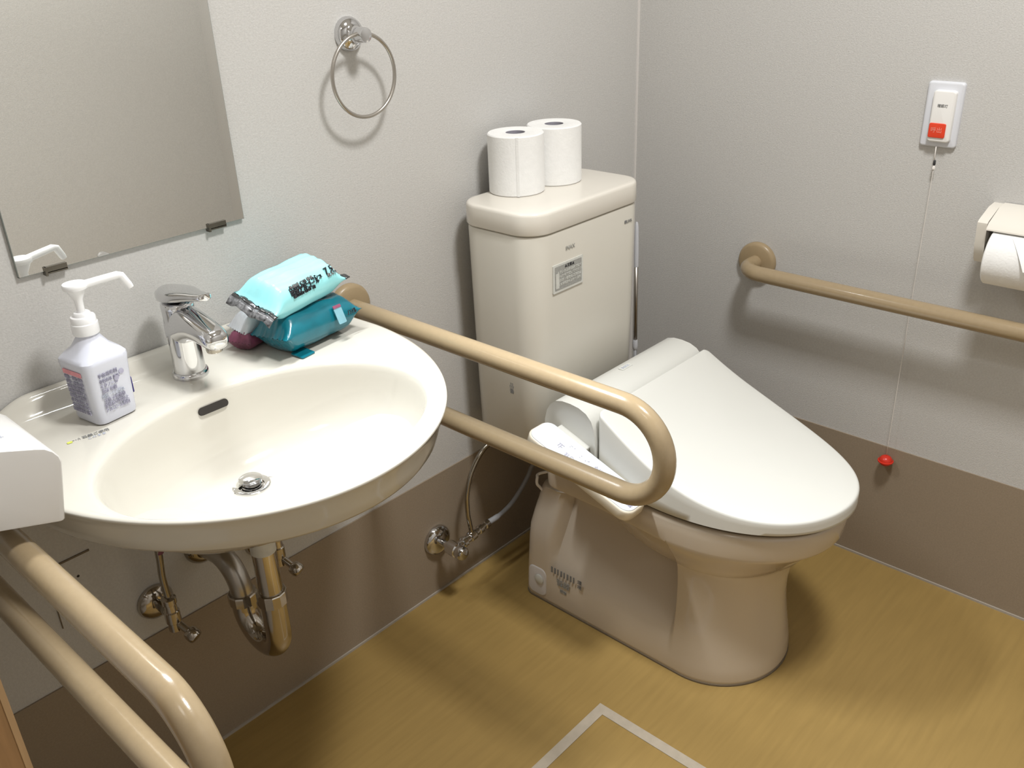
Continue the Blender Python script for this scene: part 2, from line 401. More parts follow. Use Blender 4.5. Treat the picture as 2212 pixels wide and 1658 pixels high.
for i, zz in enumerate((.067, .060, .053, .046, .039, .032, .025, .018)):
    text('printed_text', ('効能・効果 消毒', '手指・皮膚の消', '用法及び用量で', '適量を塗擦する', '使用上の注意を', '必ずお読みくだ', '引火性があり火', '製造販売元 東京')[i], .0058, lf-U*(.0007+zz*.012)+W*.001+nz*zz, -W, nz, M['ink'], sb, ext=.0006, sx=.95)
mk('printed_band', *slab(lf-U*.0018+nz*.0755+W*.0, -W, nz, .040, .0065, .001, 0, .0008), M['ink_pink'], sb, False)
rf = SO+U*.0324
mk('printed_band', *slab(rf+nz*.035-W*.012+U*.0008, W, nz, .02, .024, .002, 0, .0009), M['ink_navy'], sb, False)
mk('printed_mark', *slab(rf+nz*.066-W*.012+U*.0009, W, nz, .012, .011, .003, 0, .0009), M['ink_dark'], sb, False)

# ------------------------------------------------------------------ wipe packs (pillow bags)
def pillow(L, Wd, H, nx=40, ny=24, crimp=.012, fl=1., seed=1, bulge=.55, sag=0.):
    """pillow bag, sealed at both x ends; returns function grid of top/bottom (local)"""
    rnd = random.Random(seed); ph = [rnd.uniform(0, 6.28) for _ in range(8)]
    def half(a):   # a -1..1 along length -> thickness factor
        e = 1-abs(a); return (sm(0, .34, e))**.75
    def pt(i, j, s):
        a = -1+2*i/nx; b = -1+2*j/ny
        k = half(a)
        wy = Wd/2*(1-.10*k)*b
        e = (1-abs(b)**3.2)**.5 if abs(b) < 1 else 0
        z = s*H/2*k*e
        wr = .0022*(S_(9*a+ph[0]+3*b)*.5+S_(17*b+ph[1]+4*a)*.5)*k*e + .0016*S_(26*b+ph[2])*(1-k)*(1 if e > .05 else 0)
        return (L/2*a, wy, z+wr*fl*(1 if s > 0 else .4)+sag*a*a)
    return pt, nx, ny
def pack_mesh(pt, nx, ny):
    V = []; F = []
    for s in (1, -1):
        k0 = len(V)
        for i in range(nx+1):
            for j in range(ny+1): V.append(pt(i, j, s))
        for i in range(nx):
            for j in range(ny):
                a = k0+i*(ny+1)+j; q = [a, a+1, a+ny+2, a+ny+1]; F.append(q if s > 0 else q[::-1])
    return V, F
def place(V, o, yaw, pitch=0., roll=0.):
    R_ = Matrix.Rotation(yaw, 4, 'Z') @ Matrix.Rotation(pitch, 4, 'Y') @ Matrix.Rotation(roll, 4, 'X')
    return [Vector(o)+(R_ @ Vector(v)) for v in V], R_
# lower teal pack
tp = thing('wipes_pack', 'dark teal pack of wet wipes lying on the basin deck under the aqua pack', 'wet wipes', (-1.03, -.088, .76), 'wet wipe packs on the basin deck')
pt, a_, b_ = pillow(.160, .092, .062, seed=3)
V, F = pack_mesh(pt, a_, b_); TO = (-1.047, -.107, .7925); TY = math.radians(6)
V, RT = place(V, TO, TY, 0, math.radians(-6)); V = [Vector((v.x, v.y, max(v.z, .7612))) for v in V]
mk('bag', V, F, M['teal'], tp)
ux = RT @ Vector((1, 0, 0)); 
def onpack(u, y, z): return Vector(TO)+RT @ Vector((u, y, z))
mk('price_label', *slab(onpack(.030, -.0465, .004), ux, RT @ Vector((0, .30, .95)), .016, .026, .002, 0, .0012), M['label_teal'], tp, False)
mk('print_mark', *slab(onpack(.030, -.0423, .0185), ux, RT @ Vector((0, .45, .89)), .016, .005, .001, 0, .0012), M['purple'], tp, False)
text('print_text', 'ﾉﾝｱﾙ', .010, onpack(.056, -.0462, .002), ux, RT @ Vector((0, .25, .97)), M['ink_dark'], tp, ext=.0008)
mk('seal_tab', *slab(Vector((-1.088, -.146, .7609)), Vector((1, .15, 0)), Vector((-.15, 1, .12)), .028, .026, .003, 0, .002), M['teal'], tp, False)
# back plum and white pack
pp = thing('wipes_pack', 'white and plum pack of wipes peeking out behind the teal pack by the faucet', 'wet wipes', (-1.085, -.028, .76), 'wet wipe packs on the basin deck')
pt, a_, b_ = pillow(.115, .046, .050, seed=9)
V, F = pack_mesh(pt, a_, b_); PO = Vector((-1.083, -.043, .7925))
V2, RP = place(V, PO, math.radians(4), math.radians(0), math.radians(8))
mk('bag', V2, F, M['film_white'], pp)
pt2, a2, b2 = pillow(.06, .050, .030, seed=5, nx=20, ny=16)
V, F = pack_mesh(pt2, a2, b2); V3, _ = place(V, (-1.1190, -.050, .7765), math.radians(18), 0, 0)
V3 = [Vector((v.x, v.y, max(v.z, .7612))) for v in V3]
mk('printed_panel', V3, F, M['purple'], pp)
# upper aqua pack
ap = thing('wipes_pack', 'light aqua pack of wet wipes with black lettering on top of the teal pack', 'wet wipes', (-1.063, -.104, .83), 'wet wipe packs on the basin deck')
pt, a_, b_ = pillow(.150, .094, .060, seed=11, nx=48)
V, F = pack_mesh(pt, a_, b_); AO = Vector((-1.060, -.099, .8550)); AY = math.radians(7)
V, RA = place(V, AO, AY, math.radians(-5), math.radians(14))
mk('bag', V, F, M['aqua'], ap)
def onA(u, y, z): return AO+RA @ Vector((u, y, z))
for sgn in (-1, 1):
    pts = []; n = 26; Va = []; Fa = []
    for k in range(n+1):
        b = -1+2*k/n; wv = .0014*S_(6*b+sgn)+.0005*S_(15*b)
        for q, (du, dz) in enumerate(((0, 0), (.003, 0), (.0055, -.0005), (.008, -.001))):
            for s in (1, -1): Va.append(onA(sgn*(.0735+du), .047*b, wv*(1+q*.4)+dz+s*.0007))
    for k in range(n):
        for q in range(3):
            for s in (0, 1):
                a = k*8+q*2+s; Fa.append([a, a+2, a+10, a+8])
        a = k*8; Fa.append([a, a+1, a+9, a+8]); Fa.append([a+6, a+7, a+15, a+14])
    Fa += [[0, 2, 3, 1], [2, 4, 5, 3], [4, 6, 7, 5]]+[[n*8+i for i in q] for q in ([0, 1, 3, 2], [2, 3, 5, 4], [4, 5, 7, 6])]
    mk('end_seal', Va, Fa, M['film_black'], ap)
    Vb = []; Fb = []
    for k in range(n+1):
        b = -1+2*k/n; wv = .0014*S_(6*b+sgn)+.0005*S_(15*b)
        for q, (du, dz) in enumerate(((.008, -.001), (.013, -.005), (.018, -.010))):
            for s_ in (1, -1): Vb.append(onA(sgn*(.0735+du), .047*b, wv*(1+q*.5)+dz+s_*.0005))
    for k in range(n):
        for q in range(2):
            for s_ in (0, 1):
                a = k*6+q*2+s_; Fb.append([a, a+2, a+8, a+6])
        a = k*6; Fb.append([a, a+1, a+7, a+6]); Fb.append([a+4, a+5, a+11, a+10])
    Fb += [[0, 2, 3, 1], [2, 4, 5, 3]]+[[n*6+i for i in q] for q in ([0, 1, 3, 2], [2, 3, 5, 4])]
    if sgn < 0: mk('seal_print', Vb, Fb, M['film_print'], ap)
ua = RA @ Vector((1, 0, 0))
def sidepos(u, f):     # on the front flank, f 0 (bottom) .. 1 (towards the top)
    b = -(.985-.27*f); y = .5*.094*.90*b; e = (1-abs(b)**3.2)**.5; z = .030*e
    t = Vector((0, .06*.27, .012)); return onA(u, y-.0008, z+.0008)
fv = RA @ Vector((0, .72, .70))
text('print_text', '新触感 ﾉﾝｱﾙ 純水', .0064, sidepos(-.010, .93), ua, fv, M['ink_grey'], ap, ext=.0014)
text('print_text', 'ウェットティッシュ', .0106, sidepos(-.004, .66), ua, fv, M['ink_dark'], ap, ext=.0016, sx=.72)
text('print_text', '除菌アルコール', .0106, sidepos(-.008, .40), ua, RA @ Vector((0, .5, .86)), M['ink_dark'], ap, ext=.0016, sx=.80)
text('print_text', '■ﾉﾝｱﾙｺｰﾙﾀｲﾌﾟ用', .0064, sidepos(-.012, .14), ua, RA @ Vector((0, .3, .95)), M['ink_dark'], ap, ext=.0016, sx=.95)
text('print_text', '7 5', .015, sidepos(.047, .80), ua, fv, M['ink_dark'], ap, ext=.0014, sx=.9)
text('print_text', '枚入り', .0068, sidepos(.050, .36), ua, fv, M['ink_grey'], ap, ext=.0014)

# ------------------------------------------------------------------ grab rails
def arc(c, r, a0, a1, n, ex, ez):
    return [Vector(c)+Vector(ex)*r*C_(a0+(a1-a0)*k/n)+Vector(ez)*r*S_(a0+(a1-a0)*k/n) for k in range(n+1)]
def u_rail(name, label, x, zu, zl, yend, grp, rt=.0165):
    o = thing(name, label, 'grab rail', (x, 0, zl), grp)
    r = (zu-zl)/2; yc = yend+r
    path = [Vector((x, -.004, zu)), Vector((x, -.1, zu))]+[Vector((x, -.1+(yc+.1)*k/6, zu)) for k in range(1, 6)]
    path += arc((x, yc, (zu+zl)/2), r, PI/2, 1.5*PI, 28, (0, 1, 0), (0, 0, 1))
    path += [Vector((x, yc+(-.004-yc)*k/6, zl)) for k in range(1, 7)]
    mk('rail', *tube(path, rt, 28), M['tan'], o, True, 60)
    for z in (zu, zl):
        mk('flange', *lathe([(.043, 0), (.043, .008), (.041, .012), (.036, .0145), (.0185, .0155)], (x, -.0004, z), (0, -1, 0), 48), M['tan_metal'], o, True, 50)
    return o
u_rail('grab_rail', 'tan U-shaped grab rail on the wall between washbasin and toilet', -.885, .742, .596, -.685, 'U-shaped grab rails beside the washbasin')
u_rail('grab_rail', 'tan U-shaped grab rail left of the washbasin, under the white dispenser', -1.588, .745, .599, -.685, 'U-shaped grab rails beside the washbasin')
gb = thing('grab_bar', 'long straight tan grab bar along the right wall below the call button', 'grab rail', (0, -.345, .655))
yb0 = -.343; zb = .6555; off = .078
path = [Vector((-.002, yb0, zb)), Vector((-.03, yb0, zb))]
path += [Vector((-.033-(off-.033)*S_(a), yb0-(.045)*(1-C_(a)), zb)) for a in [PI/2*k/12 for k in range(13)]]
path += [Vector((-off, yb0-.045-(.95)*k/10, zb)) for k in range(1, 11)]
path += [Vector((-off+(off-.033)*(1-C_(a)), yb0-.995-.045*S_(a), zb)) for a in [PI/2*k/12 for k in range(1, 13)]]+[Vector((-.002, yb0-1.04, zb))]
mk('bar', *tube(path, .0168, 28), M['tan'], gb, True, 60)
for y in (yb0, yb0-1.04):
    mk('flange', *lathe([(.0445, 0), (.0445, .007), (.0425, .011), (.037, .0135), (.019, .0145)], (-.0004, y, zb), (-1, 0, 0), 48), M['tan_metal'], gb, True, 50)

# ------------------------------------------------------------------ wall dispenser at the left
dp = thing('paper_towel_dispenser', 'white box dispenser with a rounded corner overhanging the left end of the washbasin', 'dispenser', (-1.70, -.27, .80))
prof = [(-1.700, .9165), (-1.583, .8790), (-1.549, .8665), (-1.540, .8625), (-1.533, .8560), (-1.5285, .8480), (-1.5275, .8410), (-1.541, .7735), (-1.543, .7722), (-1.546, .7725), (-1.606, .7915), (-1.700, .8215)]
rg = []
cxp, czp = -1.62, .84
for y, ins in ((-.3275, .004), (-.3295, .0012), (-.3300, 0.0), (-.3285, -.0004), (-.20, -.0004), (-.198, .0)):
    k = 1-ins/.07
    rg.append([Vector((-1.70 if x < -1.699 else cxp+(x-cxp)*k, y, czp+(z-czp)*k)) for x, z in prof])
rg[0] = [Vector((v.x, -.330, v.z)) for v in rg[0]]; rg = [rg[0]]+[ [Vector((v.x, -.3296, v.z)) for v in rg[1]] ]+[[Vector((v.x, -.3280, v.z)) for v in rg[2]]]+rg[4:]
mk('casing', *loft(rg), M['casing'], dp, True, 35)
mk('lock', *lathe([(.0032, 0), (.003, .0012)], (-1.5735, -.292, .8755), (.32, 0, .95), 16), M['label_grey'], dp, False)
text('print_text', '↑ペーパータオル', .007, (-1.566, -.262, .8732), (0, 1, 0), (-.95, 0, .31), M['ink_pale'], dp)
V = []; F = []
for k in range(9):
    for j in range(3):
        s = k/8
        V += [(-1.60+.018*j+.004*S_(5*s+j), -.245-.010*S_(4*s+j*2), .884-.006*j+.028*s)]
for k in range(8):
    for j in range(2):
        a = k*3+j; F.append([a, a+1, a+4, a+3])
V2 = [(x, y+.002, z) for x, y, z in V]; nV = len(V)
F2 = [[i+nV for i in q][::-1] for q in F]
mk('paper_sheet', V+V2, F+F2, M['paper'], dp)

# ------------------------------------------------------------------ plumbing under the basin
st = thing('sink_trap', 'chrome U-bend drain trap hanging beneath the washbasin', 'pipe', (-1.25, -.2, .3))
tx = -1.2475; ty = -.205
mk('tailpipe', *lathe([(.019, .63), (.019, .395)], (tx, ty, 0), (0, 0, 1), 32), M['pipe'], st, True, 50)
mk('slip_nut', *lathe([(.019, -.012), (.0238, -.0115), (.0238, .009), (.0225, .0105), (.019, .011)], (tx, ty, .417), (0, 0, 1), 12), M['pipe'], st, False)
mk('top_nut', *lathe([(.018, -.02), (.0245, -.018), (.0245, .012), (.02, .02)], (tx, ty, .585), (0, 0, 1), 12), M['pipe'], st, False)
yv = -.108; rU = (yv-ty)/2
pth = [Vector((tx, ty, .412-.065*k/4)) for k in range(5)]+arc((tx, (ty+yv)/2, .347), rU, PI, 2*PI, 24, (0, 1, 0), (0, 0, 1))[1:]+[Vector((tx, yv, .36))]
mk('u_bend', *tube(pth, .0205, 28), M['pipe'], st, True, 60)
mk('bend_nut', *lathe([(.0205, -.010), (.0242, -.0095), (.0242, .007), (.0225, .009), (.019, .0095)], (tx, yv, .366), (0, 0, 1), 12), M['pipe'], st, False)
pth = [Vector((tx, yv, .368)), Vector((tx, yv, .375))]+arc((tx, yv+.052, .375), .052, PI, PI/2, 14, (0, 1, 0), (0, 0, 1))+[Vector((tx-.001, -.03, .425)), Vector((tx-.002, -.001, .422))]
mk('wall_pipe', *tube(pth, .0185, 28), M['satin'], st, True, 60)
mk('escutcheon', *lathe([(.033, 0), (.0335, .003), (.031, .009), (.024, .015), (.0175, .017)], (tx-.002, -.0002, .421), (0, -1, 0), 40), M['steel'], st, True, 50)
mk('print_label', *lathe([(.0196, -.028), (.0196, .012)], (tx, ty, .532), (0, 0, 1), 32, False, False), M['label'], st)

def stop_valve(label, x, z, zt, xt, grp):
    o = thing('stop_valve', label, 'valve', (x, 0, z), grp)
    yo = -.058
    mk('escutcheon', *lathe([(.031, 0), (.0315, .003), (.029, .0085), (.021, .014), (.010, .016)], (x, -.0002, z), (0, -1, 0), 40), M['pipe'], o, True, 50)
    mk('inlet', *lathe([(.0085, .01), (.0085, .045)], (x, 0, z), (0, -1, 0), 24), M['steel'], o, True, 50)
    mk('body', *joinv(lathe([(.006, -.030), (.0105, -.027), (.0105, -.012), (.0125, -.010), (.0125, .010), (.0105, .012), (.0098, .024), (.012, .026), (.012, .036), (.0075, .039)], (x, yo, z), (0, 0, 1), 16)), M['pipe'], o, True, 40)
    mk('handle', *lathe([(.006, .008), (.006, .026), (.0105, .028), (.0125, .034), (.0125, .042), (.0105, .046), (.004, .0475)], (x+.002, yo, z-.012), (.25, -.75, -.45), 20), M['pipe'], o, True, 50)
    mk('supply_tube', *tube(smooth_path([(x, yo, z+.036), (x-.001, yo, z+.08), (x+(xt-x)*.35, yo-.004, z+.13), (xt, yo-.012, zt)], 6), .0056, 16), M['steel'], o, True, 60)
    return o
stop_valve('chrome stop valve with a red ring on its tube, left of the sink trap', -1.348, .362, .66, -1.345, 'stop valves under the washbasin')
o = stop_valve('chrome stop valve partly hidden behind the trap, right side under the washbasin', -1.142, .372, .66, -1.15, 'stop valves under the washbasin')
lv_ = [x for x in COL.objects if x.name == 'stop_valve'][0]
mk('hot_ring', *lathe([(.0068, 0), (.0068, .012)], (-1.3455, -.0615, .487), (0, 0, 1), 16), M['purple'], lv_, False)
bc = thing('overflow_bracket', 'thin dark wire behind the sink trap, under the washbasin back', 'bracket', (-1.2, -.02, .45))
mk('wire', *tube(smooth_path([(-1.235, -.012, .452), (-1.225, -.014, .446), (-1.19, -.016, .436), (-1.165, -.014, .432), (-1.155, -.010, .436)], 6), .0028, 10), M['rubber'], bc)
ip = thing('inspection_panel', 'thin wall panel with a screw hole beneath the left end of the washbasin', 'panel', (-1.46, 0, .5))
mk('plate', *box(-1.492, -1.425, -.0016, 0, .40, .5095), M['wall'], ip, False)
mk('top_gap', *box(-1.492, -1.425, -.0019, 0, .5085, .5115), M['joint_shade'], ip, False)
mk('screw_hole', *lathe([(.0022, 0), (.0022, .0004)], (-1.4507, -.0016, .4755), (0, -1, 0), 12), M['dark'], ip, False)
mk('side_gap', *box(-1.4935, -1.492, -.0019, 0, .40, .436), M['joint_shade'], ip, False)

# ------------------------------------------------------------------ toilet
tx = -.455
to = thing('toilet', 'ivory toilet with closed bidet seat lid and a tall tank in the corner', 'toilet', (tx, -.42, 0))
def dring(z, yb, yf, a, yc, rb=.03, rec=None, nf=56, nb=12, pw=1.0):
    """plan ring: left side back->front, front ellipse, right side front->back, back"""
    L = []
    y0 = yb-rb
    ym = min(-.27, y0-.004)
    ys = [y0+(ym-y0)*k/10 for k in range(10)]+[ym+(-.516-ym)*k/24 for k in range(24)]+[-.516-.036*k/26 for k in range(26)]+[-.552+(min(yc, -.5521)+.552)*k/4 for k in range(4)]
    def hw(y): return a if y >= yc else a*max(0, 1-((yc-y)/(yc-yf))**2)**.5
    for y in ys: L.append([-hw(y), y])
    ye = min(yc, -.552); t0 = math.asin((yc-ye)/(yc-yf))
    for k in range(nf):
        t = t0+(PI-2*t0)*k/nf; L.append([-a*C_(t), yc+(yf-yc)*S_(t)])
    L.append([hw(ye), ye])
    for y in ys[:0:-1]: L.append([hw(y), y])
    L.append([a, y0])
    for k in range(nb):
        t = PI/2*k/nb; L.append([a-rb+rb*C_(t), y0+rb*S_(t)])
    for k in range(nb):
        t = PI/2+PI/2*k/nb; L.append([-a+rb+rb*C_(t), y0+rb*S_(t)])
    out = []
    for x, y in L:
        if rec:
            d = rec(y, z); x = math.copysign(max(abs(x)-d, min(abs(x), .05)), x) if abs(x) > 1e-6 else x
        out.append(Vector((tx+x, y, z)))
    return out
def rec(y, z):
    w = sm(-.5430, -.5290, y)*(1-sm(-.236, -.220, y))
    d = .0
    if z > .05: d = .070*sm(.06, .26, z)
    if z > .32: d *= 1-sm(.323, .337, z)
    post = sm(-.240, -.220, y)*.045*sm(.16, .268, z)
    return d*w + post
lev = [(0, -.147, -.695, .1450, -.56), (.004, -.145, -.700, .1485, -.56), (.012, -.145, -.701, .1495, -.56), (.04, -.146, -.697, .1490, -.56), (.08, -.147, -.689, .1470, -.56), (.12, -.148, -.683, .1445, -.56),
       (.15, -.149, -.681, .1430, -.56), (.18, -.150, -.682, .1425, -.56), (.21, -.150, -.686, .1425, -.56), (.235, -.151, -.692, .1440, -.56), (.255, -.154, -.700, .1465, -.56), (.264, -.160, -.704, .1485, -.56), (.268, -.172, -.707, .150, -.56), (.2685, -.238, -.708, .1505, -.56),
       (.282, -.238, -.718, .155, -.555), (.298, -.238, -.733, .162, -.545), (.312, -.238, -.748, .1685, -.53), (.324, -.238, -.761, .1740, -.515), (.331, -.238, -.769, .1770, -.505), (.336, -.238, -.775, .1795, -.495), (.342, -.238, -.7785, .1805, -.49), (.365, -.238, -.781, .1815, -.486), (.383, -.238, -.782, .182, -.486), (.388, -.2385, -.780, .1805, -.486), (.390, -.241, -.776, .1770, -.486)]
def lw(y): return 1+.17*min(max((-.3795-y)/.4155, 0), 1)
def bring(z, yb, yf, a, yc):
    k = sm(.26, .345, z)
    return [Vector((tx+(v.x-tx)*(1+k*(lw(v.y)-1)), v.y, v.z)) for v in dring(z, yb, yf, a, yc, rec=rec)]
mk('bowl', *loft([bring(*q) for q in lev]), M['ceramic'], to, True, 50)
mk('bowl_hull', *ellipsoid((tx, -.50, .347), (.150, .245, .165)), M['ceramic'], to)
mk('floor_gasket', *loft([dring(z, -.1445, -.7015, .150, -.56) for z in (.0003, .004)]), M['joint_shade'], to, False)
# floor bolt cover
mk('bolt_cover', *slab((tx-.1425, -.190, .048), (0, -1, 0), (0.05, 0, 1), .052, .072, .016, .0, .008, .004), M['lens'], to, True, 40)
mk('bolt_cap', *lathe([(.012, 0), (.012, .0018), (.0105, .003), (.001, .0034)], (tx-.1508, -.197, .056), (-1, 0, 0.05), 24), M['label'], to, True, 40)
bl = tx-.1483
text('print_text', '▌▌▍▌▍▌▌▍', .014, (bl-.0008, -.2655, .098), (0, -1, 0), (.06, 0, 1), M['ink_grey'], to, sx=.62, ext=.0006)
text('print_text', '型式 品番\n注意事項', .0085, (bl-.0008, -.2635, .072), (0, -1, 0), (.06, 0, 1), M['label_grey'], to, ext=.0006)
text('print_text', '製造', .009, (bl-.0008, -.2635, .052), (0, -1, 0), (.06, 0, 1), M['label_grey'], to, ext=.0006)
text('print_text', '環\n境', .0115, (bl-.0010, -.309, .094), (0, -1, 0), (.06, 0, 1), M['ink_grey'], to, ext=.0006)
# seat and lid
def lidring(ins, zf, yb=-.3795, yf=-.795, a=.1857, yc=-.486, pw=1.0, rb=.012):
    R_ = dring(0, yb-ins, yf+ins, a-ins, yc, rb=max(rb-ins*.3, .004), nf=64, nb=8, pw=pw)
    R_ = [Vector((tx+(v.x-tx)*lw(v.y), v.y, 0)) for v in R_]
    return [Vector((v.x, v.y, zf(v))) for v in R_]
def ztop(v):
    s = min(max((-.3795-v.y)/.4155, 0), 1)
    cr = .003*(1-min(1, ((v.x-tx)/.19)**2))
    return .5485-.1215*s-.144*s*(1-s)+cr
rg = [lidring(.02, lambda v: .4005), lidring(.004, lambda v: .4005), lidring(0, lambda v: .4030), lidring(0, lambda v: .4010+(ztop(v)-.006-.4010)*.35), lidring(.0, lambda v: .4010+(ztop(v)-.006-.4010)*.7), lidring(.0, lambda v: ztop(v)-.005), lidring(.0008, lambda v: ztop(v)-.0026), lidring(.0024, lambda v: ztop(v)-.0008), lidring(.0055, ztop)]
base = lidring(.0055, ztop)
for k in (.88, .74, .58, .42, .26, .12, .03):
    r = [Vector((tx+(v.x-tx)*k, -.57+(v.y+.57)*k, 0)) for v in base]
    rg.append([Vector((v.x, v.y, ztop(v))) for v in r])
mk('seat_lid', *loft(rg), M['seat'], to, True, 60)
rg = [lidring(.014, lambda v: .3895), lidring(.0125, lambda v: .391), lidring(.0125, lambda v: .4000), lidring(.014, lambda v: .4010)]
mk('seat_ring_shade', *loft(rg), M['joint_shade'], to, True, 50)  # ring coloured dark brown to paint the shadow line between lid and rim
pr = [(-.266, .391), (-.258, .405), (-.256, .46), (-.257, .495), (-.262, .516), (-.271, .532), (-.284, .5425), (-.300, .547), (-.320, .5475), (-.340, .545), (-.357, .538), (-.369, .526), (-.376, .508), (-.3785, .48), (-.3785, .43), (-.3785, .391)]
cy, cz = -.318, .475
rg = []
for x, k in ((-.1815, .80), (-.185, .90), (-.1875, .96), (-.189, 1.0), (.189, 1.0), (.1875, .96), (.185, .90), (.1815, .80)):
    rg.append([Vector((tx+x, cy+(y-cy)*k, cz+(z-cz)*k if z > .45 else max(.391, cz+(z-cz)*k))) for y, z in pr])
wl = mk('bidet_unit', *loft(rg), M['seat'], to, True, 45)
mk('unit_badge', *slab((tx+.005, -.3055, .5476), (1, 0, 0), (0, .995, .03), .034, .013, .002, 0, .0008), M['label'], wl, False)
text('badge_text', 'INAX', .010, (tx+.005, -.3055, .5486), (1, 0, 0), (0, 1, 0), M['ink_pale'], wl, ext=.0004)
# control panel
pb = Vector((-.680, -.268, .5005)); pf = Vector((-.680, -.507, .4165))
pu = (pf-pb).normalized(); pv = Vector((1, 0, 0)); pn = pv.cross(pu)*-1
if pn.z < 0: pn = -pn
Lp = (pf-pb).length
def pslab(w, l, r, t0, t1, bev, c):
    o_ = c; rings = []
    def ring(ins, t): return [o_+pu*a+pv*b+pn*t for a, b in rrect(l-2*ins, w-2*ins, max(r-ins, .001), 8)]
    rings = [ring(.004, t0), ring(0, t0+.004)]
    for k in range(4):
        a = PI/2*k/3; rings.append(ring(bev*(1-C_(a)), t1-bev+bev*S_(a)))
    return loft(rings)
cp = (pb+pf)/2
pa = mk('control_panel', *pslab(.068, Lp, .021, -.027, -.0015, .004, cp), M['panel_side'], to, True, 50)
mk('panel_face', *pslab(.0625, Lp-.006, .019, -.006, .0002, .0015, cp), M['panel'], pa, True, 50)
for uu, vv, tt, sz in ((-.062, -.004, '止', .014), (-.045, .010, ':. ,', .012), (-.028, -.012, 'おしり', .011), (-.008, .006, '：･、', .012), (.012, -.010, 'ビデ', .012), (.03, .010, 'やわらか', .009), (.05, -.006, '強 弱', .010), (.10, -.013, '温度 節電', .0085)):
    text('panel_print', tt, sz, cp+pu*uu+pv*vv+pn*.0005, pu, -pv, M['ink'], pa, ext=.0003)
V, F = slab(pb+pu*.062+pv*.036, pu, -pv if pu.cross(-pv).z > 0 else pv, .075, .030, .004, -.026, -.001, .003)
mk('panel_arm', V, F, M['seat'], to, True, 40)
# tank
tkx, tky = -.4544, -.127
def tring(z, w, d, r, oy=0): return [Vector((tkx+a, tky+oy+b, z)) for a, b in rrect(w, d, r, 10)]
W_, D_ = .354, .198
rg = [tring(.378, W_-.038, D_-.038, .032), tring(.3785, W_-.028, D_-.028, .038), tring(.384, W_-.020, D_-.020, .042), tring(.60, W_-.012, D_-.012, .046), tring(.8345, W_-.005, D_-.005, .051), tring(.8385, W_-.007, D_-.007, .050), tring(.8400, W_-.014, D_-.014, .046)]
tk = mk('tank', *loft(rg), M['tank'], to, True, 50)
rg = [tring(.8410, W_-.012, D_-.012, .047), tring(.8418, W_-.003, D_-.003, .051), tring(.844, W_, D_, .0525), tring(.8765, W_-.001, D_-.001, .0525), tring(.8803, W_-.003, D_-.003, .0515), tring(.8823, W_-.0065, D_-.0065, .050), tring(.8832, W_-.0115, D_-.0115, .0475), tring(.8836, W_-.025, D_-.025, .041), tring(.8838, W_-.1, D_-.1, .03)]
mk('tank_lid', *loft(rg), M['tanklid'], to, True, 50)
fy_ = tky-D_/2+.0022
lb = mk('warning_label', *slab((-.5297, fy_-.0002, .749), (1, 0, 0), (0, 0, 1), .090, .056, .002, -.004, .0006), M['label'], tk, False)
mk('label_print', *slab((-.5297, fy_-.0009, .7495), (1, 0, 0), (0, 0, 1), .080, .047, .002, 0, .0004), M['label_grey'], lb, False)
for i, (tt, zz, sz) in enumerate((('▲注意▲', 0.7685, .0072), ('お手入れは水道水で固く', 0.7595, .0066), ('絞った布で拭いてくださ', 0.7515, .0066), ('塩素系・酸性の洗剤禁止', 0.7435, .0066), ('お客様相談センター 連絡', 0.7355, .0060))):
    text('label_print', tt, sz, (-.5267, fy_-.0016, zz), (1, 0, 0), (0, 0, 1), M['ink_dark'] if i == 0 else M['label'], lb, ext=.0003)
mk('label_print', *slab((-.5627, fy_-.0014, .7445), (1, 0, 0), (0, 0, 1), .0095, .030, .001, 0, .0004), M['label'], lb, False)
text('tank_mark', 'INAX', .0115, (-.5223, fy_-.0003, .8016), (1, 0, 0), (0, 0, 1), M['label_grey'], tk, sx=1.0)
text('tank_mark', '■LIXIL', .0085, (-.3365, fy_-.0003, .8072), (1, 0, 0), (0, 0, 1), M['ink_grey'], tk, sx=1.0)
text('tank_mark', '品\n番', .0125, (-.6240, -.1535, .520), (0, -1, 0), (0, 0, 1), M['ink_grey'], tk, ext=.0004)
0 and mk('print_code', *slab((-.6258, -.1535, .573), (0, -1, 0), (0, 0, 1), .0155, .026, .001, 0, .0008), M['label_grey'], tk, False)

# toilet supply valve and hoses
sv_ = thing('stop_valve', 'chrome branch stop valve low on the wall beside the toilet with two hoses', 'valve', (-.73, 0, .14))
vx, vz = -.7275, .142
mk('escutcheon', *lathe([(.035, 0), (.0355, .003), (.033, .010), (.026, .015), (.012, .017)], (vx, -.0034, vz), (0, -1, 0), 40), M['chrome'], sv_, True, 50)
mk('inlet', *lathe([(.0072, .012), (.0072, .048)], (vx, 0, vz), (0, -1, 0), 24), M['chrome'], sv_, True, 50)
mk('body', *lathe([(.008, .042), (.0155, .045), (.0165, .055), (.0165, .070), (.014, .072), (.015, .076), (.0155, .088), (.013, .092), (.006, .094)], (vx, 0, vz), (0, -1, 0), 24), M['chrome'], sv_, True, 40)
vy = -.062
mk('outlet', *lathe([(.0095, .010), (.0095, .022), (.0125, .024), (.0125, .033), (.009, .036), (.009, .046), (.0118, .048), (.0118, .062), (.008, .066), (.008, .074), (.0105, .076), (.0105, .086), (.007, .088), (.007, .095), (.0095, .097), (.0095, .107), (.0065, .110)], (vx, vy, vz), (1, 0, .12), 18), M['chrome'], sv_, True, 40)
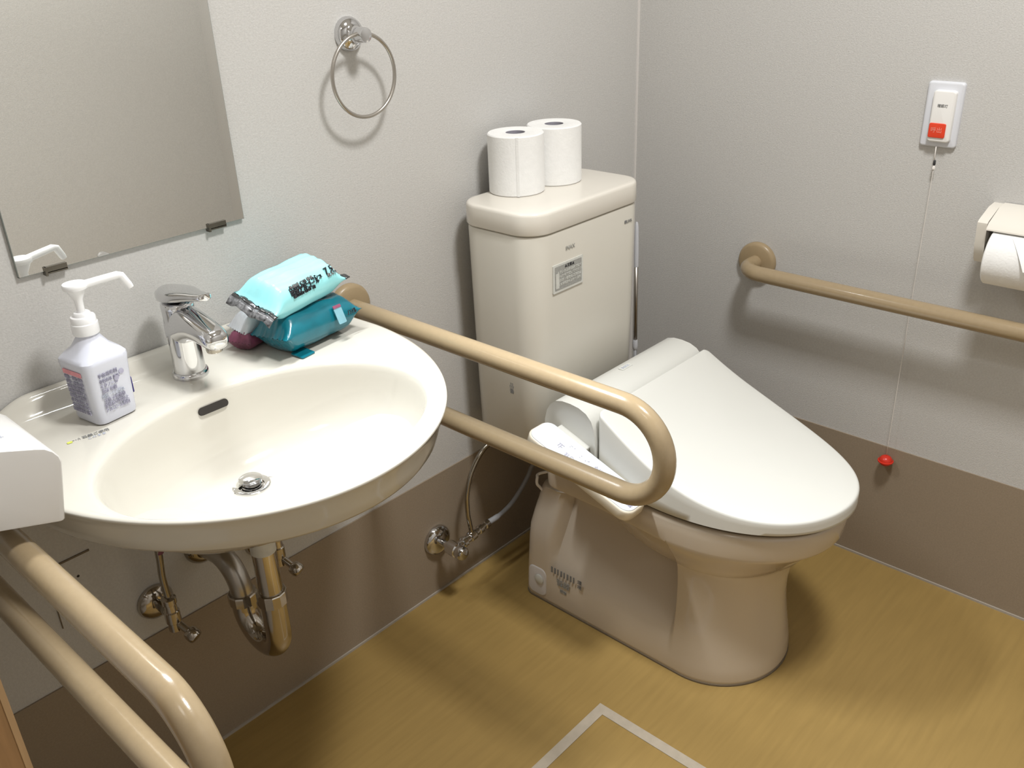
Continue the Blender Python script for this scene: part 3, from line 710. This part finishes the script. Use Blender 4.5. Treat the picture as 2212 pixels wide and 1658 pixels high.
mk('tank_hose', *tube(smooth_path([(vx+.054, vy, vz+.014), (vx+.052, vy+.002, vz+.035), (vx+.051, vy+.006, vz+.07), (vx+.058, vy+.01, vz+.115), (vx+.080, vy+.012, vz+.160), (vx+.115, vy+.01, vz+.195), (vx+.155, vy, vz+.215), (vx+.18, vy-.005, vz+.238)], 8), .0052, 16), M['steel'], sv_, True, 60)
mk('bidet_hose', *tube(smooth_path([(vx+.107, vy, vz+.013), (vx+.14, vy-.002, vz+.015), (vx+.18, vy, vz+.022), (vx+.215, vy+.002, vz+.040), (vx+.243, vy, vz+.068), (vx+.255, vy-.01, vz+.10), (vx+.258, vy-.06, vz+.14), (vx+.25, vy-.12, vz+.20), (vx+.25, -.245, .405)], 8), [.0066]*8+[.0052]*57, 16), M['greyhose'], sv_, True, 60)
# mains cord of the bidet seat
tag(mk('power_cord', *tube(smooth_path([(-.500, -.235, .415), (-.503, -.225, .345), (-.530, -.185, .300), (-.553, -.158, .288), (-.562, -.160, .283), (-.563, -.160, .268), (-.556, -.163, .256), (-.551, -.166, .245), (-.549, -.168, .228), (-.550, -.158, .20), (-.552, -.138, .10), (-.50, -.09, .02), (-.35, -.05, .008)], 8), .0032, 12), M['cordw']), 'thin ivory cord hanging down behind the toilet bowl', 'cord')

# toilet rolls on the tank
def tissue_roll(label, c, rot=0., r=.0545, hgt=.113):
    o = thing('toilet_roll', label, 'toilet paper', c, 'toilet rolls on the tank')
    prof = [(.0165, .004), (.0165, 0), (r-.002, 0), (r, .002), (r, hgt-.002), (r-.002, hgt), (.020, hgt), (.019, hgt-.0005), (.019, .004)]
    mk('paper', *lathe(prof, c, (0, 0, 1), 72, False, False), M['paper'], o, True, 35)
    mk('core', *lathe([(.0192, .002), (.0192, hgt-.001), (.0180, hgt-.001), (.0180, .002)], c, (0, 0, 1), 40, False, False), M['core'], o, True, 35)
    a = rot; V = []
    for k in range(7):
        t = a+.10*k/6; rr_ = r+.0004+.0016*(k/6)
        V += [(c[0]+rr_*C_(t), c[1]+rr_*S_(t), c[2]+.001), (c[0]+rr_*C_(t), c[1]+rr_*S_(t), c[2]+hgt-.001)]
    n = len(V); rI = [(c[0]+(r-.0003)*C_(a+.10*k/6), c[1]+(r-.0003)*S_(a+.10*k/6), z) for k in range(7) for z in (c[2]+.001, c[2]+hgt-.001)]
    F = [[2*k, 2*k+1, 2*k+3, 2*k+2] for k in range(6)]+[[12, 13, n+13, n+12]]+[[2*k+1, n+2*k+1, n+2*k+3, 2*k+3] for k in range(6)]
    mk('loose_edge', V+rI, F, M['paper'], o, False)
    return o
tissue_roll('front white toilet roll on the tank lid, with a loose edge facing out', (-.5035, -.0750, .8840), math.radians(222))
tissue_roll('rear white toilet roll on the tank lid, nearer the corner', (-.3980, -.0830, .8840), math.radians(60))

# toilet brush
tb = thing('toilet_brush', 'white handled toilet brush standing in the corner behind the tank', 'toilet brush', (-.088, -.075, 0))
q0 = Vector((-.078, -.075, .0)); q1 = Vector((-.0935, -.075, .722)); ax = (q1-q0).normalized()
mk('holder', *lathe([(.052, 0), (.055, .004), (.050, .03), (.042, .11), (.034, .15), (.030, .152), (.038, .11)], (-.085, -.075, .0005), (0, 0, 1), 36), M['white'], tb, True, 45)
mk('brush_head', *lathe([(.012, .02), (.026, .04), (.026, .09), (.012, .115), (.006, .12)], q0, ax, 24), M['coolwhite'], tb, True, 50)
mk('lower_handle', *lathe([(.0042, .11), (.0042, .40)], q0, ax, 20), M['greyhose'], tb)
mk('joint', *lathe([(.0045, .394), (.0062, .397), (.0066, .405), (.0062, .418), (.0055, .421)], q0, ax, 20), M['coolwhite'], tb, True, 50)
mk('rod', *lathe([(.0050, .418), (.0050, .622)], q0, ax, 20), M['satin'], tb)
mk('grip', *lathe([(.0052, .612), (.0056, .616), (.0056, .66), (.0050, .70), (.0040, .716), (.0022, .722)], q0, ax, 20), M['coolwhite'], tb, True, 50)

# ------------------------------------------------------------------ call button
cb = thing('call_button', 'white emergency call switch with a red button on the right wall', 'call button', (0, -.69, 1.01))
uy = Vector((0, -1, 0)); uz = Vector((0, 0, 1))
mk('wall_plate', *slab((0, -.6897, 1.0090), uy, uz, .0655, .1175, .006, 0, .0085, .004), M['coolwhite'], cb, True, 40)
un = mk('switch_unit', *slab((-.0085, -.6925, 1.0075), uy, uz, .0405, .0925, .006, -.002, .0095, .003), M['white'], cb, True, 40)
text('unit_text', '確認灯', .0062, (-.0183, -.6920, 1.0265), uy, uz, M['ink_grey'], un, ext=.0003)
btn = mk('push_button', *slab((-.0175, -.6890, .9825), uy, uz, .0300, .0262, .0030, -.001, .0030, .0012), M['red'], cb, True, 40)
text('button_text', '呼出', .0105, (-.0206, -.6885, .9830), uy, uz, M['pink'], btn, ext=.0003)
mk('cord_lead', *tube([(-.012, -.6905, .952), (-.013, -.6915, .926)], .0010, 8), M['cordw'], cb)
mk('cord_clip', *joinv(lathe([(.0012, 0), (.0026, .003), (.0022, .010), (.001, .011)], (-.013, -.6925, .9165), (0, 0, 1), 12)), M['rubber'], cb, True, 50)
mk('cord_bead', *lathe([(.0008, 0), (.0028, .001), (.003, .005), (.0012, .0078)], (-.0135, -.6928, .9095), (0, 0, 1), 14), M['cordw'], cb, True, 50)
mk('pull_cord', *tube(smooth_path([(-.0135, -.6928, .911), (-.0145, -.6935, .80), (-.0165, -.695, .55), (-.019, -.697, .29)], 6), .00065, 8), M['cordw'], cb)
mk('pull_knob', *lathe([(.001, .0125), (.006, .012), (.0105, .009), (.0135, .0045), (.0142, .0015), (.0165, .0008), (.0165, -.0012), (.013, -.003), (.011, -.0075), (.007, -.0105), (.001, -.0115)], (-.020, -.6975, .2755), (0, 0, 1), 32), M['red_ball'], cb, True, 35)

# ------------------------------------------------------------------ toilet paper holder on the right wall
hd = thing('paper_holder', 'ivory wall-mounted toilet paper holder at the right edge, above the grab bar', 'toilet paper holder', (0, -.87, .80))
for y0 in (-.806, -.948):
    pr = [(0, .862), (-.030, .8605), (-.076, .8465), (-.080, .843), (-.080, .838), (-.074, .80), (-.064, .772), (-.056, .764), (0, .764)]
    rg = [[Vector((x, y0-yy, z)) for x, z in pr] for yy in (0, .017)]
    mk('side_arm', *loft(rg), M['tanklid'], hd, True, 30)
pr = [(-.002, .8645), (-.03, .863), (-.080, .8445), (-.088, .836), (-.0885, .8335), (-.086, .8335), (-.078, .840), (-.03, .858), (-.002, .8595)]
mk('cover_plate', *loft([[Vector((x, y, z)) for x, z in pr] for y in (-.8245, -.9455)]), M['tanklid'], hd, True, 30)
mk('back_plate', *box(-.005, 0, -.945, -.826, .758, .862), M['dark'], hd, False)
mk('spindle', *lathe([(.008, 0), (.008, .125)], (-.062, -.823, .7925), (0, -1, 0), 20), M['steel'], hd)
rl = thing('toilet_roll', 'white toilet roll hanging in the ivory wall holder', 'toilet paper', (-.064, -.88, .78))
rcn = Vector((-.068, -.835, .7830)); rr_ = .0505
mk('paper', *lathe([(.0195, .0), (rr_-.002, 0), (rr_, .002), (rr_, .106), (rr_-.002, .108), (.0195, .108)], rcn, (0, -1, 0), 64, False, False), M['paper'], rl, True, 35)
mk('core', *lathe([(.0195, .0), (.0195, .108), (.018, .108), (.018, .0)], rcn, (0, -1, 0), 32, False, False), M['core'], rl, True, 35)
V = []; F = []
for k in range(7):
    q = k/6; an = math.radians(62-62*q); rr2 = rr_+.0008+.010*q*q
    hwid = .036*(1-q)+.001
    for j in (-1, 1): V.append((rcn.x-rr2*C_(an), -.9075+j*hwid, rcn.z+rr2*S_(an)))
for k in range(6): F.append([2*k, 2*k+1, 2*k+3, 2*k+2])
n = len(V); V2 = [(x+.0008, y, z-.0004) for x, y, z in V]
F += [[i+n for i in q][::-1] for q in F]
mk('loose_flap', V+V2, F, M['paper'], rl, True)

# ------------------------------------------------------------------ light
def area(name, loc, sx, sy, power, col, rot=(0, 0, 0)):
    l = bpy.data.lights.new(name, 'AREA'); l.shape = 'RECTANGLE'; l.size = sx; l.size_y = sy
    l.energy = power; l.color = col
    o = bpy.data.objects.new(name, l); o.location = loc; o.rotation_euler = rot; COL.objects.link(o); return o
area('ceiling_lamp', (-.88, -1.05, 2.385), .26, .26, 27., (1.0, 1.0, .985))
ml = area('mirror_lamp', (-1.12, -.13, 1.62), .34, .06, 4.6, (.95, .985, 1.0), (math.radians(-32), 0, 0)); ml.data.spread = math.radians(88)
area('jamb_fill_light', (-2.2, -1.2, 2.385), .4, .4, 2.5, (1.0, .97, .92))  # added fill to brighten the door jamb, no known source
w = bpy.data.worlds.new('World'); SC.world = w; w.use_nodes = True
w.node_tree.nodes['Background'].inputs[0].default_value = (.9, .88, .85, 1)
w.node_tree.nodes['Background'].inputs[1].default_value = .02

# ------------------------------------------------------------------ camera
cam = bpy.data.cameras.new('camera'); co = bpy.data.objects.new('camera', cam); COL.objects.link(co)
cam.sensor_fit = 'HORIZONTAL'; cam.sensor_width = 36.; cam.lens = 36.*1981.449/2212
cam.clip_start = .02
Rr = ((0.67241639, -0.73936455, -0.03458707), (-0.34803988, -0.27459412, -0.89636282), (0.65324149, 0.61476673, -0.44196994))
mw = Matrix(((Rr[0][0], -Rr[1][0], -Rr[2][0], -1.82067), (Rr[0][1], -Rr[1][1], -Rr[2][1], -1.28051), (Rr[0][2], -Rr[1][2], -Rr[2][2], 1.34007), (0, 0, 0, 1)))
co.matrix_world = mw
SC.camera = co
vs = SC.view_settings
SC.display_settings.display_device = 'sRGB'
vs.view_transform = 'Standard'; vs.look = 'None'; vs.exposure = 0.22; vs.gamma = 1.0; vs.use_curve_mapping = False
try:
    SC.cycles.max_bounces = 10; SC.cycles.glossy_bounces = 6; SC.cycles.sample_clamp_indirect = 6.; SC.cycles.use_denoising = True
except Exception: pass
